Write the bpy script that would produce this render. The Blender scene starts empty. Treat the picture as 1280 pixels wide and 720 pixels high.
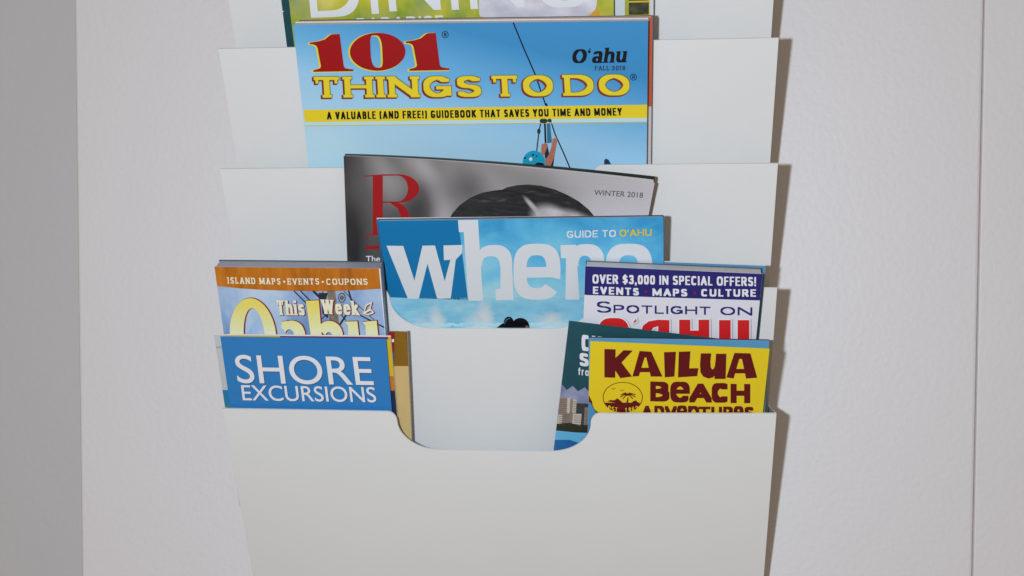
import bpy, math, random
from mathutils import Vector, Matrix
from mathutils.geometry import delaunay_2d_cdt
random.seed(7)
C = bpy.context.scene.collection
SC = bpy.context.scene

# ------------------------------------------------------------------ camera, light, exposure
# working frame: x right, d out of the wall (towards the viewer), z up; Blender y = -d
CX, CD, CZ = 0.092022, 0.86281, -0.058711
YAW, PITCH, ROLL = 0.10295, -0.041972, -0.002343
F, PPX, PPY = 1671.4, 640.0, 403.16
def _cam_rows():
    def T(v):
        x, y, z = v
        c, s = math.cos(YAW), math.sin(YAW); x, y = c*x - s*y, s*x + c*y
        c, s = math.cos(PITCH), math.sin(PITCH); y, z = c*y - s*z, s*y + c*z
        return x, -y, z                                  # right, forward, up
    e = [T(v) for v in ((1,0,0), (0,1,0), (0,0,1))]
    rows = [Vector((e[0][k], e[1][k], e[2][k])) for k in range(3)]
    r, f, u = rows
    c, s = math.cos(ROLL), math.sin(ROLL)
    return r*c + u*s, f, u*c - r*s
CR, CF, CU = _cam_rows()
def W(x, d, z): return Vector((x, -d, z))
cam = bpy.data.cameras.new('camera'); cam_o = bpy.data.objects.new('camera', cam); C.objects.link(cam_o)
def _b(v): return Vector((v[0], -v[1], v[2]))
_m = Matrix((_b(CR), _b(CU), -_b(CF))).transposed().to_4x4()
_m.translation = W(CX, CD, CZ); cam_o.matrix_world = _m
cam.sensor_width = 36; cam.lens = F/1280*36; cam.shift_x = 0; cam.shift_y = (PPY-360)/1280
cam.clip_start = 0.01; cam.clip_end = 100
SC.camera = cam_o

wd = bpy.data.worlds.new('World'); SC.world = wd; wd.use_nodes = True
bg = wd.node_tree.nodes['Background']
bg.inputs['Color'].default_value = (1.0, 0.74, 0.52, 1); bg.inputs['Strength'].default_value = 0.225
fl = bpy.data.lights.new('camera_flash', 'POINT'); fl.energy = 18.2; fl.color = (0.815, 0.89, 1.0)
fl.shadow_soft_size = 0.011
fl_o = bpy.data.objects.new('camera_flash', fl); C.objects.link(fl_o); fl_o.location = W(0.0113, 0.843, -0.0469)
SC.view_settings.view_transform = 'Standard'; SC.view_settings.look = 'None'
SC.view_settings.exposure = 0; SC.view_settings.gamma = 1

def proj(P):                                              # world (x, d, z) -> photograph pixel
    v = Vector((P[0]-CX, P[1]-CD, P[2]-CZ)); dep = v.dot(CF)
    return PPX + F*v.dot(CR)/dep, PPY - F*v.dot(CU)/dep
def newton(S, X, Y, u=0.0, v=0.0):
    h = 1e-4
    for _ in range(8):
        a = proj(S(u, v)); b = proj(S(u+h, v)); c = proj(S(u, v+h))
        j = ((b[0]-a[0])/h, (c[0]-a[0])/h, (b[1]-a[1])/h, (c[1]-a[1])/h)
        det = j[0]*j[3] - j[1]*j[2]; ex, ey = X-a[0], Y-a[1]
        u += (ex*j[3] - ey*j[1])/det; v += (ey*j[0] - ex*j[2])/det
        if ex*ex + ey*ey < 1e-6: break
    return u, v

# ------------------------------------------------------------------ materials
def lin(c): c /= 255; return c/12.92 if c < .04045 else ((c+.055)/1.055)**2.4
LIT = 0.82
def ink(r, g, b): return tuple(min(.86, lin(k)/LIT) for k in (r, g, b)) + (1,)
MATS = {}
def nd(nt, typ, **kw):
    n = nt.nodes.new(typ)
    for k, v in kw.items():
        if k in n.inputs: n.inputs[k].default_value = v
        else: setattr(n, k, v)
    return n
def mat(name, col, rough=.42, spec=.35, vary=.05, scale=60, bump=0, bscale=400, bdist=.0006):
    if name in MATS: return MATS[name]
    m = bpy.data.materials.new(name); m.use_nodes = True; nt = m.node_tree
    p = nt.nodes['Principled BSDF']; p.inputs['Roughness'].default_value = rough
    p.inputs['Specular IOR Level'].default_value = spec
    tc = nd(nt, 'ShaderNodeTexCoord')
    nz = nd(nt, 'ShaderNodeTexNoise', Scale=scale, Detail=4.0); nt.links.new(tc.outputs['Object'], nz.inputs['Vector'])
    mx = nd(nt, 'ShaderNodeMix', data_type='RGBA')
    mx.inputs[6].default_value = tuple(c*(1-vary) for c in col[:3]) + (1,)
    mx.inputs[7].default_value = tuple(min(.9, c*(1+vary)) for c in col[:3]) + (1,)
    nt.links.new(nz.outputs['Fac'], mx.inputs[0]); nt.links.new(mx.outputs[2], p.inputs['Base Color'])
    if bump:
        n2 = nd(nt, 'ShaderNodeTexNoise', Scale=bscale, Detail=3.0); nt.links.new(tc.outputs['Object'], n2.inputs['Vector'])
        b = nd(nt, 'ShaderNodeBump', Strength=bump, Distance=bdist)
        nt.links.new(n2.outputs['Fac'], b.inputs['Height']); nt.links.new(b.outputs[0], p.inputs['Normal'])
    MATS[name] = m
    return m
def picture(name, build, rough=.38, spec=.4):             # printed picture: build(nt, uv) returns a colour socket
    m = bpy.data.materials.new(name); m.use_nodes = True; nt = m.node_tree
    p = nt.nodes['Principled BSDF']; p.inputs['Roughness'].default_value = rough
    p.inputs['Specular IOR Level'].default_value = spec
    uv = nd(nt, 'ShaderNodeUVMap', uv_map='uv')
    nt.links.new(build(nt, uv.outputs[0]), p.inputs['Base Color'])
    return m
def n_noise(nt, vec, scale, detail=4, rough=.55, dist=0, sx=1, sy=1, rot=0, off=(0,0)):
    mp = nd(nt, 'ShaderNodeMapping'); mp.inputs['Scale'].default_value = (sx, sy, 1); mp.inputs['Rotation'].default_value = (0,0,rot)
    mp.inputs['Location'].default_value = (off[0], off[1], 0)
    nt.links.new(vec, mp.inputs[0])
    n = nd(nt, 'ShaderNodeTexNoise', Scale=scale, Detail=detail, Roughness=rough, Distortion=dist)
    nt.links.new(mp.outputs[0], n.inputs['Vector']); return n.outputs['Fac']
def n_ramp(nt, fac, stops):
    r = nd(nt, 'ShaderNodeValToRGB'); e = r.color_ramp.elements
    while len(e) < len(stops): e.new(.5)
    for el, (pos, c) in zip(e, stops): el.position = pos; el.color = c
    nt.links.new(fac, r.inputs[0]); return r.outputs[0]
def n_mix(nt, fac, a, b, blend='MIX'):
    x = nd(nt, 'ShaderNodeMix', data_type='RGBA'); x.blend_type = blend
    for s, v in ((0, fac), (6, a), (7, b)):
        if hasattr(v, 'links'): nt.links.new(v, x.inputs[s])
        else: x.inputs[s].default_value = v
    return x.outputs[2]
def n_lin(nt, uv, ax, ay, c):                             # ax*u + ay*v + c, clamped
    sp = nd(nt, 'ShaderNodeSeparateXYZ'); nt.links.new(uv, sp.inputs[0])
    a = nd(nt, 'ShaderNodeMath', operation='MULTIPLY_ADD'); nt.links.new(sp.outputs[0], a.inputs[0]); a.inputs[1].default_value = ax; a.inputs[2].default_value = c
    b = nd(nt, 'ShaderNodeMath', operation='MULTIPLY_ADD', use_clamp=True); nt.links.new(sp.outputs[1], b.inputs[0]); b.inputs[1].default_value = ay
    nt.links.new(a.outputs[0], b.inputs[2]); return b.outputs[0]

# ------------------------------------------------------------------ mesh helpers
def mesh_obj(name, verts, faces, mats, parent=None, fm=None, uvs=None, smooth=False):
    me = bpy.data.meshes.new(name); me.from_pydata([tuple(v) for v in verts], [], faces)
    for m in (mats if isinstance(mats, (list, tuple)) else [mats]): me.materials.append(m)
    if fm:
        for p, k in zip(me.polygons, fm): p.material_index = k
    if uvs:
        l = me.uv_layers.new(name='uv')
        for lp in me.loops: l.data[lp.index].uv = uvs[lp.vertex_index]
    if smooth: me.polygons.foreach_set('use_smooth', [True]*len(me.polygons))
    me.update()
    o = bpy.data.objects.new(name, me); C.objects.link(o)
    if parent:
        o.parent = parent; o.matrix_parent_inverse = parent.matrix_world.inverted()
    return o
def empty(name, loc, label, cat, group=None):
    o = bpy.data.objects.new(name, None); C.objects.link(o); o.location = loc; o.empty_display_size = .02
    o.matrix_world = Matrix.Translation(loc)
    o['label'] = label; o['category'] = cat
    if group: o['group'] = group
    return o
def bevel(o, w, seg=2):
    b = o.modifiers.new('bevel', 'BEVEL'); b.width = w; b.segments = seg; b.limit_method = 'ANGLE'; b.angle_limit = math.radians(40)

# ------------------------------------------------------------------ the walls
wall_m = mat('wall_paint', (.775,.768,.772,1), rough=.46, spec=.38, vary=.02, scale=7, bump=.32, bscale=260, bdist=.0010)
side_m = mat('side_wall_paint', (.765,.79,.82,1), rough=.5, spec=.3, vary=.02, scale=6, bump=.25, bscale=150, bdist=.0014)
gap_m = mat('joint_shadow_gap', (.55,.48,.45,1), rough=.8)
def wall_pt(X, Y): return newton(lambda u, v: (u, 0, v), X, Y)
def edge_line(Xt, Xb, z):                                  # near-vertical wall line through two picture points
    a = wall_pt(Xt, 0); b = wall_pt(Xb, 720); return a[0] + (b[0]-a[0])*(z-a[1])/(b[1]-a[1])
ZB, ZT = -1.0, 1.2
lb, lt = edge_line(92.3, 101.5, ZB), edge_line(92.3, 101.5, ZT)
rb, rt = edge_line(1231, 1216.3, ZB), edge_line(1231, 1216.3, ZT)
def slab(name, q, d0, d1, m, kind='structure', bev=.0012):  # q: four (x, z) anticlockwise
    v = [W(x, d1, z) for x, z in q] + [W(x, d0, z) for x, z in q]
    f = [(0,1,2,3), (7,6,5,4)] + [(i, i+4, (i+1)%4+4, (i+1)%4) for i in range(4)]
    o = mesh_obj(name, v, f, m)
    if bev: bevel(o, bev, 3)
    o['kind'] = kind; return o
g = .00032
wl = slab('wall', ((lb, ZB), (rb-g, ZB), (rt-g, ZT), (lt, ZT)), -.219, 0, wall_m, bev=.0022)
wl['label'] = 'white painted wall behind the rack, rough with roller marks'
wr = slab('wall_panel', ((rb+g, ZB), (1.9, ZB), (1.9, ZT), (rt+g, ZT)), -.06, -.0001, wall_m, bev=.0006)
wr['label'] = 'white wall panel right of the thin vertical joint'
jt = slab('wall_joint', ((rb-g*.9, ZB), (rb+g*.9, ZB), (rt+g*.9, ZT), (rt-g*.9, ZT)), -.03, -.0012, gap_m, bev=0)
jt['label'] = 'thin brown vertical joint between the wall panels'
sw = slab('far_wall', ((-2.6, ZB), (lb+.3, ZB), (lt+.3, ZT), (-2.6, ZT)), -.40, -.22, side_m, bev=0)
sw['label'] = 'grey shaded wall set further back, left of the bright corner'

# ------------------------------------------------------------------ the rack
RW, SP, DT, SL, TP = 0.33, 0.071562, 0.079887, 0.43169, 0.027376
ANG = math.atan(SL)
def ztop(i): return -(i-3)*SP
rack_m = mat('rack_enamel', (.785,.795,.775,1), rough=.36, spec=.4, vary=.025, scale=14, bump=.10, bscale=900, bdist=.0003)
def specks(m, scale, cut, col):
    nt = m.node_tree; p = nt.nodes['Principled BSDF']; src = p.inputs['Base Color'].links[0].from_socket
    tc = nd(nt, 'ShaderNodeTexCoord'); v = nd(nt, 'ShaderNodeTexVoronoi', Scale=scale); nt.links.new(tc.outputs['Object'], v.inputs['Vector'])
    l = nd(nt, 'ShaderNodeMath', operation='LESS_THAN'); nt.links.new(v.outputs['Distance'], l.inputs[0]); l.inputs[1].default_value = cut
    sp = nd(nt, 'ShaderNodeSeparateColor'); nt.links.new(v.outputs['Color'], sp.inputs[0])
    g_ = nd(nt, 'ShaderNodeMath', operation='GREATER_THAN'); nt.links.new(sp.outputs[0], g_.inputs[0]); g_.inputs[1].default_value = .8
    k = nd(nt, 'ShaderNodeMath', operation='MULTIPLY'); nt.links.new(l.outputs[0], k.inputs[0]); nt.links.new(g_.outputs[0], k.inputs[1])
    nt.links.new(n_mix(nt, k.outputs[0], src, col), p.inputs['Base Color'])
specks(wall_m, 18, .010, (.48,.46,.45,1))
rack = empty('magazine_rack', W(0, 0, -.42), 'white sheet metal magazine rack with five stepped pockets on the wall', 'magazine rack')
def panel_pt(i, x, h, back=0):                             # x across, h below the top edge (vertical)
    z = ztop(i) - h; d = DT - SL*h
    if i == 5: z -= .0012 + .0010*(1 - (x/.165)**2)*max(0, 1-h/.1)
    return W(x, d - back*math.cos(ANG), z + back*math.sin(ANG))
def ppx(i, X, Y): return newton(lambda u, v: (u, DT - SL*v, ztop(i)-v), X, Y)
def cutout():
    # outline of the top edge from left to right with the scooped middle (x, h), read on the lowest pocket
    xl = ppx(5, 497, 530)[0]; xr = ppx(5, 738.5, 530)[0]; hb = ppx(5, 620, 560)[1]
    fr = .0055; ex, eh = .0245, hb - fr*1.1
    pts = []
    for k in range(9):                                     # small convex corner
        a = math.pi/2*(1-k/8); pts.append((xl - fr + fr*math.cos(a), fr*1.1 - fr*1.1*math.sin(a)))
    n = 22
    for k in range(1, n+1):
        a = math.pi + math.pi/2*k/n; pts.append((xl + ex + ex*math.cos(a)*1.0, fr*1.1 - eh*math.sin(a)))
    r = [(xl + xr - x, h) for x, h in reversed(pts)]
    return pts + r
CUT = cutout()
TH = .0015
SCOOP = {4: (-.0040, .0012), 3: (-.001, .0012)}
for i in range(0, 6):
    H = .178
    hw = RW/2
    base = 0 if i == 0 else None
    dl, dr = SCOOP.get(i, (0, 0)); top = [(-hw, 0)] + [(x + (dl if x < 0 else dr), h) for x, h in CUT] + [(hw, 0)]
    low = [(hw - TP*H, H), (-hw + TP*H, H)]
    out = top + low
    # face from clean strips: split at the scoop
    n = len(out)
    poly = [Vector((x, -h)) for x, h in out]
    vs, es, fs, *_ = delaunay_2d_cdt(poly, [], [list(range(n))], 1, 1e-7)
    fr = [panel_pt(i, v.x, -v.y) for v in vs]; bk = [panel_pt(i, v.x, -v.y, TH) for v in vs]
    nv = len(vs); verts = fr + bk
    cnt = {}
    for f in fs:
        for a, b in zip(f, f[1:] + f[:1]): cnt[(a, b)] = 1
    faces = [tuple(reversed(f)) for f in fs] + [tuple(k+nv for k in f) for f in fs]
    faces = [tuple(f) for f in fs] + [tuple(k+nv for k in reversed(f)) for f in fs]
    for (a, b) in cnt:
        if (b, a) not in cnt: faces.append((b, a, a+nv, b+nv))
    # folded sides: triangles running straight back to the wall
    for s in (-1, 1):
        k = len(verts); e = .0004
        P = [(s*(hw-.0004), DT-.0015, ztop(i)-.0004), (s*(hw-TP*.176-.0004), DT-SL*.176, ztop(i)-.176), (s*(hw-TP*.176-.0004), .002, ztop(i)-.176), (s*(hw-.0004), .002, ztop(i)-.0004)]
        for off in (0, -s*.0009): verts += [W(x+off, d, z) for x, d, z in P]
        q = [(0,1,2,3), (7,6,5,4), (0,4,5,1), (1,5,6,2), (2,6,7,3), (3,7,4,0)]
        faces += [tuple(k+j for j in (f if s > 0 else reversed(f))) for f in q]
    o = mesh_obj('pocket', verts, faces, rack_m, rack)
    bevel(o, .0006, 3)
bpv = [W(x, d, z) for d in (.0035, .001) for x, z in ((-.15, -.36), (.15, -.36), (.15, .30), (-.15, .30))]
mesh_obj('back_panel', bpv, [(0,1,2,3), (7,6,5,4), (0,4,5,1), (1,5,6,2), (2,6,7,3), (3,7,4,0)], rack_m, rack)

# ------------------------------------------------------------------ printed matter
paper = mat('page_paper', ink(205,204,204), rough=.7, spec=.15, vary=.06, scale=200)
class Mag:
    """one magazine, booklet or leaflet standing in a pocket.
    local (u, v): u to the right from the top left corner, v up (0 at the top edge, negative below)."""
    def __init__(s, name, label, cat, pocket, gap, slope, tl, tr, thick, cover, group=None, pages=None, back=None,
                 bend=None, warp=None, pivot=0.0, low=-.10, width=None, grid=(24, 36), page_in=.0006, top_in=.0004, backpart=.00028):
        s.i, s.bend = pocket, bend
        s.A = math.atan(slope); s.pz = ztop(pocket) - pivot
        s.pd = DT - SL*SP + gap*SL*SP - SL*pivot
        s.org, s.th = (0, 0), 0
        s.bend = None; s.warp = None
        a0 = newton(lambda u, v: s.S0(u, v), *tl); a1 = newton(lambda u, v: s.S0(u, v), *tr)
        s.org = a0; s.th = math.atan2(a1[1]-a0[1], a1[0]-a0[0]); s.w = math.hypot(a1[0]-a0[0], a1[1]-a0[1])
        s.h = a0[1] - low; s.t = thick; s.kink = pivot; s.bend = bend; s.warp = warp
        base = s.pt(s.w/2, -s.h, 0)
        s.root = empty(name, base, label, cat, group)
        nu, nv = grid
        s.sheet('front_cover', 0, .00028, cover, nu, nv, 0, 0); s.cover = s.last
        if thick > .0012:
            s.sheet('page_block', .0003, thick-backpart-.00002, pages or paper, nu, nv, page_in, top_in)
            s.sheet('back_cover', thick-backpart, thick, back or paper, nu, nv, 0, -.0001)
        s.layers = {}
    def S0(s, u, v, d=0):
        if s.warp: u, v = s.warp(u, v, s, d)
        c, n = math.cos(s.th), math.sin(s.th)
        a = s.org[0] + u*c - v*n; b = s.org[1] + u*n + v*c
        r = .006                                            # smooth the change of slope at the pocket rim
        A = s.A if b > r else (ANG if b < -r else ANG + (s.A-ANG)*(b+r)/(2*r))
        An = s.A if b >= 0 else ANG
        return (a, s.pd + b*math.sin(An), s.pz + b*math.cos(An))
    def nrm(s, u, v):
        c, n = math.cos(s.th), math.sin(s.th)
        b = s.org[1] + u*n + v*c
        A = s.A if b >= 0 else ANG
        return (0, math.cos(A), -math.sin(A))
    def S(s, u, v, d=0.0):
        P = s.S0(u, v, d); N = s.nrm(u, v)
        o = (s.bend(u/s.w, v, s) if s.bend else 0) + d
        return (P[0], P[1] + N[1]*o, P[2] + N[2]*o)
    def pt(s, u, v, d): return W(*s.S(u, v, d))
    def px(s, X, Y, guess=None):
        g = guess or (s.w*.5, -.03)
        return newton(lambda u, v: s.S(u, v), X, Y, *g)
    def sheet(s, name, d0, d1, m, nu, nv, ins, tin):
        V, U, Fc = [], [], []
        for d in (d0, d1):
            for j in range(nv+1):
                for k in range(nu+1):
                    u = ins + (s.w-2*ins)*k/nu; v = -tin - (s.h-tin)*(1-j/nv)
                    V.append(s.pt(u, v, -d)); U.append((u/s.w, 1 + v/s.h))
        def ix(l, j, k): return l*(nu+1)*(nv+1) + j*(nu+1) + k
        for j in range(nv):
            for k in range(nu):
                Fc.append((ix(0,j,k), ix(0,j,k+1), ix(0,j+1,k+1), ix(0,j+1,k)))
                Fc.append((ix(1,j+1,k), ix(1,j+1,k+1), ix(1,j,k+1), ix(1,j,k)))
        for k in range(nu):
            Fc.append((ix(0,nv,k), ix(0,nv,k+1), ix(1,nv,k+1), ix(1,nv,k))); Fc.append((ix(0,0,k+1), ix(0,0,k), ix(1,0,k), ix(1,0,k+1)))
        for j in range(nv):
            Fc.append((ix(0,j,nu), ix(1,j,nu), ix(1,j+1,nu), ix(0,j+1,nu))); Fc.append((ix(0,j+1,0), ix(1,j+1,0), ix(1,j,0), ix(0,j,0)))
        s.last = mesh_obj(name, V, Fc, m, s.root, uvs=U)
    def art(s, name): return Art(s, name)
def clip_poly(p, w, h):
    for ax, lim, sg in ((0, 0.00005, 1), (0, w-.00005, -1), (1, -h, 1), (1, -.00005, -1)):
        q = []
        for a, b in zip(p, p[1:] + p[:1]):
            ia, ib = (a[ax]-lim)*sg >= 0, (b[ax]-lim)*sg >= 0
            if ia: q.append(a)
            if ia != ib:
                t = (lim-a[ax])/(b[ax]-a[ax]); q.append((a[0]+(b[0]-a[0])*t, a[1]+(b[1]-a[1])*t))
        p = q
        if len(p) < 3: return []
    return p
def split(p, L):
    if len(p) > 3:
        return [t for k in range(1, len(p)-1) for t in split([p[0], p[k], p[k+1]], L)]
    e = [math.dist(p[k], p[(k+1)%3]) for k in range(3)]; k = e.index(max(e))
    if e[k] < L: return [p]
    a, b, c = p[k], p[(k+1)%3], p[(k+2)%3]; m = ((a[0]+b[0])/2, (a[1]+b[1])/2)
    return split([a, m, c], L) + split([m, b, c], L)
class Art:
    """printed shapes on a cover: polygons given where the photograph shows them, carried onto the cover's own surface."""
    def __init__(s, mag, name): s.m, s.name, s.L = mag, name, {}
    def add(s, polys, m, layer=1):
        s.L.setdefault((layer, m.name), [m, []])[1].extend(polys); return s
    def build(s, lift=0):
        mg = s.m; V, Fc, fm, mats, U = [], [], [], [], []
        for (layer, nm), (m, polys) in sorted(s.L.items(), key=lambda t: t[0]):
            pts, fcs = [], []
            for p in polys:
                if len(p) < 3: continue
                ar = sum(a[0]*b[1]-b[0]*a[1] for a, b in zip(p, p[1:] + p[:1]))
                if abs(ar) < 1e-5: continue
                if ar < 0: p = p[::-1]
                fcs.append(list(range(len(pts), len(pts)+len(p)))); pts += [Vector(q) for q in p]
            if not fcs: continue
            vs, es, fs, ov, oe, of = delaunay_2d_cdt(pts, [], fcs, 0, 1e-4)
            g = None; loc = []
            for v in vs:
                g = mg.px(v.x, v.y, g); loc.append(g)
            if m not in mats: mats.append(m)
            k = mats.index(m); cache = {}
            for f, o in zip(fs, of):
                if not o: continue
                p = clip_poly([loc[j] for j in f], mg.w, mg.h)
                if not p: continue
                for q in (split(p, .004) if mg.bend or mg.kink else [p]):
                    idx = []
                    for c in q:
                        key = (round(c[0], 7), round(c[1], 7))
                        if key not in cache:
                            cache[key] = len(V); V.append(mg.pt(c[0], c[1], .00010*(layer+lift))); U.append((c[0]/mg.w, 1+c[1]/mg.h))
                        idx.append(cache[key])
                    if len(set(idx)) == len(idx):
                        # pixel rows run downwards, local v upwards: keep the outward side
                        a = sum(q[j][0]*q[(j+1)%len(q)][1]-q[(j+1)%len(q)][0]*q[j][1] for j in range(len(q)))
                        Fc.append(tuple(idx if a > 0 else reversed(idx))); fm.append(k)
        return mesh_obj(s.name, V, Fc, mats, mg.cover, fm=fm, uvs=U)

# ---------------------------------------------------------------- lettering
def arc(cx, cy, rx, ry, a0, a1, n=14, e=2.0):
    o = []
    for k in range(n+1):
        a = math.radians(a0 + (a1-a0)*k/n); c, s = math.cos(a), math.sin(a)
        o.append((cx + rx*math.copysign(abs(c)**(2/e), c), cy + ry*math.copysign(abs(s)**(2/e), s)))
    return o
def skeletons(SQ): return {  # skeleton letters in a unit box: (relative width, strokes)
 'A': (1.05, [[(0,0),(.5,1)], [(.5,1),(1,0)], [(.2,.3),(.8,.3)]]),
 'B': (.92, [[(0,0),(0,1)], [(0,1),(.5,1)]+arc(.5,.765,.42,.235,90,-90,10)+[(0,.53)], [(0,.53),(.5,.53)]+arc(.5,.265,.5,.265,90,-90,10)+[(0,0)]]),
 'C': (.95, [arc(.5,.5,.5,.5,50,310,22,SQ)]),
 'D': (1.0, [[(0,0),(0,1)], [(0,1),(.42,1)]+arc(.42,.5,.58,.5,90,-90,14,SQ)+[(0,0)]]),
 'E': (.82, [[(0,0),(0,1)], [(0,1),(1,1)], [(0,.52),(.85,.52)], [(0,0),(1,0)]]),
 'F': (.78, [[(0,0),(0,1)], [(0,1),(1,1)], [(0,.5),(.85,.5)]]),
 'G': (1.0, [arc(.5,.5,.5,.5,45,330,22,SQ)+[(1,.44)], [(.58,.44),(1,.44)], [(1,.44),(1,.08)]]),
 'H': (1.0, [[(0,0),(0,1)], [(1,0),(1,1)], [(0,.52),(1,.52)]]),
 'I': (0, [[(.5,0),(.5,1)]]),
 'J': (.7, [[(1,1),(1,.3)]+arc(.5,.3,.5,.3,0,-180,10)]),
 'K': (1.0, [[(0,0),(0,1)], [(0,.4),(.95,1)], [(.3,.58),(1,0)]]),
 'L': (.75, [[(0,0),(0,1)], [(0,0),(1,0)]]),
 'M': (1.3, [[(0,0),(0,1)], [(0,1),(.5,.1)], [(.5,.1),(1,1)], [(1,0),(1,1)]]),
 'N': (1.05, [[(0,0),(0,1)], [(0,1),(1,0)], [(1,0),(1,1)]]),
 'O': (1.05, [arc(.5,.5,.5,.5,0,360,28,SQ)]),
 'P': (.88, [[(0,0),(0,1)], [(0,1),(.5,1)]+arc(.5,.72,.5,.28,90,-90,10)+[(0,.44)]]),
 'R': (.95, [[(0,0),(0,1)], [(0,1),(.5,1)]+arc(.5,.74,.45,.26,90,-90,10)+[(0,.48)], [(.5,.48),(1,0)]]),
 'S': (.88, [arc(.5,.755,.46,.245,35,270,14)+arc(.5,.255,.5,.255,90,-150,14)]),
 'T': (.9, [[(0,1),(1,1)], [(.5,0),(.5,1)]]),
 'U': (1.0, [[(0,1),(0,.4)]+arc(.5,.4,.5,.4,180,360,12,SQ)+[(1,1)]]),
 'V': (1.0, [[(0,1),(.5,0)], [(.5,0),(1,1)]]),
 'W': (1.45, [[(0,1),(.25,0)], [(.25,0),(.5,1)], [(.5,1),(.75,0)], [(.75,0),(1,1)]]),
 'X': (1.0, [[(0,0),(1,1)], [(0,1),(1,0)]]),
 'Y': (1.0, [[(0,1),(.5,.45)], [(1,1),(.5,.45)], [(.5,.45),(.5,0)]]),
 '0': (.85, [arc(.5,.5,.5,.5,0,360,24,SQ)]),
 '1': (.45, [[(0,.78),(.7,1)], [(.7,1),(.7,0)]]),
 '2': (.82, [arc(.5,.7,.46,.3,170,-20,12)+[(0,0)], [(0,0),(1,0)]]),
 '3': (.85, [arc(.48,.76,.44,.24,150,-90,12)+arc(.48,.26,.52,.26,90,-150,12)]),
 '6': (.85, [arc(.5,.3,.5,.3,0,360,18), arc(.55,.5,.55,.5,70,190,10)]),
 '8': (.85, [arc(.5,.76,.43,.24,0,360,18), arc(.5,.26,.5,.26,0,360,18)]),
 '9': (.85, [arc(.5,.7,.5,.3,0,360,18), arc(.45,.5,.55,.5,10,-110,10)]),
 '$': (.88, [arc(.5,.72,.46,.2,35,270,12)+arc(.5,.31,.5,.21,90,-150,12), [(.5,-.06),(.5,1.06)]]),
 '!': (0, [[(.5,.36),(.5,1)], [(.5,0),(.5,.06)]]),
 '(': (.5, [arc(1,.47,1,.6,115,245,10)]), ')': (.5, [arc(0,.47,1,.6,65,-65,10)]),
 ',': (0, [[(.5,.06),(.5,0)], [(.5,0),(.2,-.16)]]), '.': (0, [[(.5,0),(.5,.06)]]), '-': (.5, [[(0,.45),(1,.45)]]),
 '\u2019': (0, [[(.5,1),(.5,.92)], [(.5,.92),(.2,.74)]]), '\u2018': (0, [[(.8,1),(.4,.86)], [(.4,.86),(.5,.76)]]),
 '\u2022': (.3, [[(.4,.42),(.6,.42)], [(.4,.5),(.6,.5)]]),
 'a': (.85, [arc(.5,.5,.47,.27,150,0,10)[0:]+[(.97,0)], arc(.48,.2,.48,.2,0,360,16)]),
 'e': (.85, [arc(.5,.36,.5,.36,10,320,18,SQ), [(0,.38),(1,.38)]]),
 'f': (.55, [[(.4,0),(.4,.75)]+arc(.75,.75,.35,.25,180,80,8), [(0,.68),(1,.68)]]),
 'h': (.85, [[(0,0),(0,1)], arc(.5,.4,.5,.32,180,0,10)+[(1,0)]]),
 'i': (0, [[(.5,0),(.5,.7)], [(.5,.94),(.5,1)]]),
 'k': (.85, [[(0,0),(0,1)], [(0,.3),(.9,.7)], [(.25,.42),(1,0)]]),
 'm': (1.4, [[(0,0),(0,.72)], arc(.25,.42,.25,.3,180,0,8)+[(.5,0)], arc(.75,.42,.25,.3,180,0,8)+[(1,0)]]),
 'n': (.85, [[(0,0),(0,.72)], arc(.5,.4,.5,.32,180,0,10)+[(1,0)]]),
 'o': (.9, [arc(.5,.36,.5,.36,0,360,20)]),
 'r': (.55, [[(0,0),(0,.72)], arc(.7,.4,.7,.32,180,80,8)]),
 's': (.75, [arc(.5,.54,.46,.18,30,270,12)+arc(.5,.18,.5,.18,90,-150,12)]),
 'u': (.85, [[(0,.72),(0,.3)]+arc(.5,.3,.5,.3,180,360,10), [(1,0),(1,.72)]]),
}
G25 = skeletons(2.5); G20 = skeletons(2.0); G35 = skeletons(3.2); G = G25
def hull(pts):
    pts = sorted(set((round(x, 5), round(y, 5)) for x, y in pts))
    if len(pts) < 3: return pts
    def half(ps):
        o = []
        for p in ps:
            while len(o) > 1 and (o[-1][0]-o[-2][0])*(p[1]-o[-2][1]) - (o[-1][1]-o[-2][1])*(p[0]-o[-2][0]) <= 0: o.pop()
            o.append(p)
        return o
    a, b = half(pts), half(pts[::-1]); return a[:-1] + b[:-1]
def pen(tx, ty, rnd=False):
    if rnd: return [(tx/2*math.cos(math.pi*k/5), ty/2*math.sin(math.pi*k/5)) for k in range(10)]
    return [(-tx/2,-ty/2), (tx/2,-ty/2), (tx/2,ty/2), (-tx/2,ty/2)]
def sweep(line, pn):
    o = []
    for a, b in zip(line, line[1:]):
        o.append(hull([(a[0]+x, a[1]+y) for x, y in pn] + [(b[0]+x, b[1]+y) for x, y in pn]))
    return o
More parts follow.
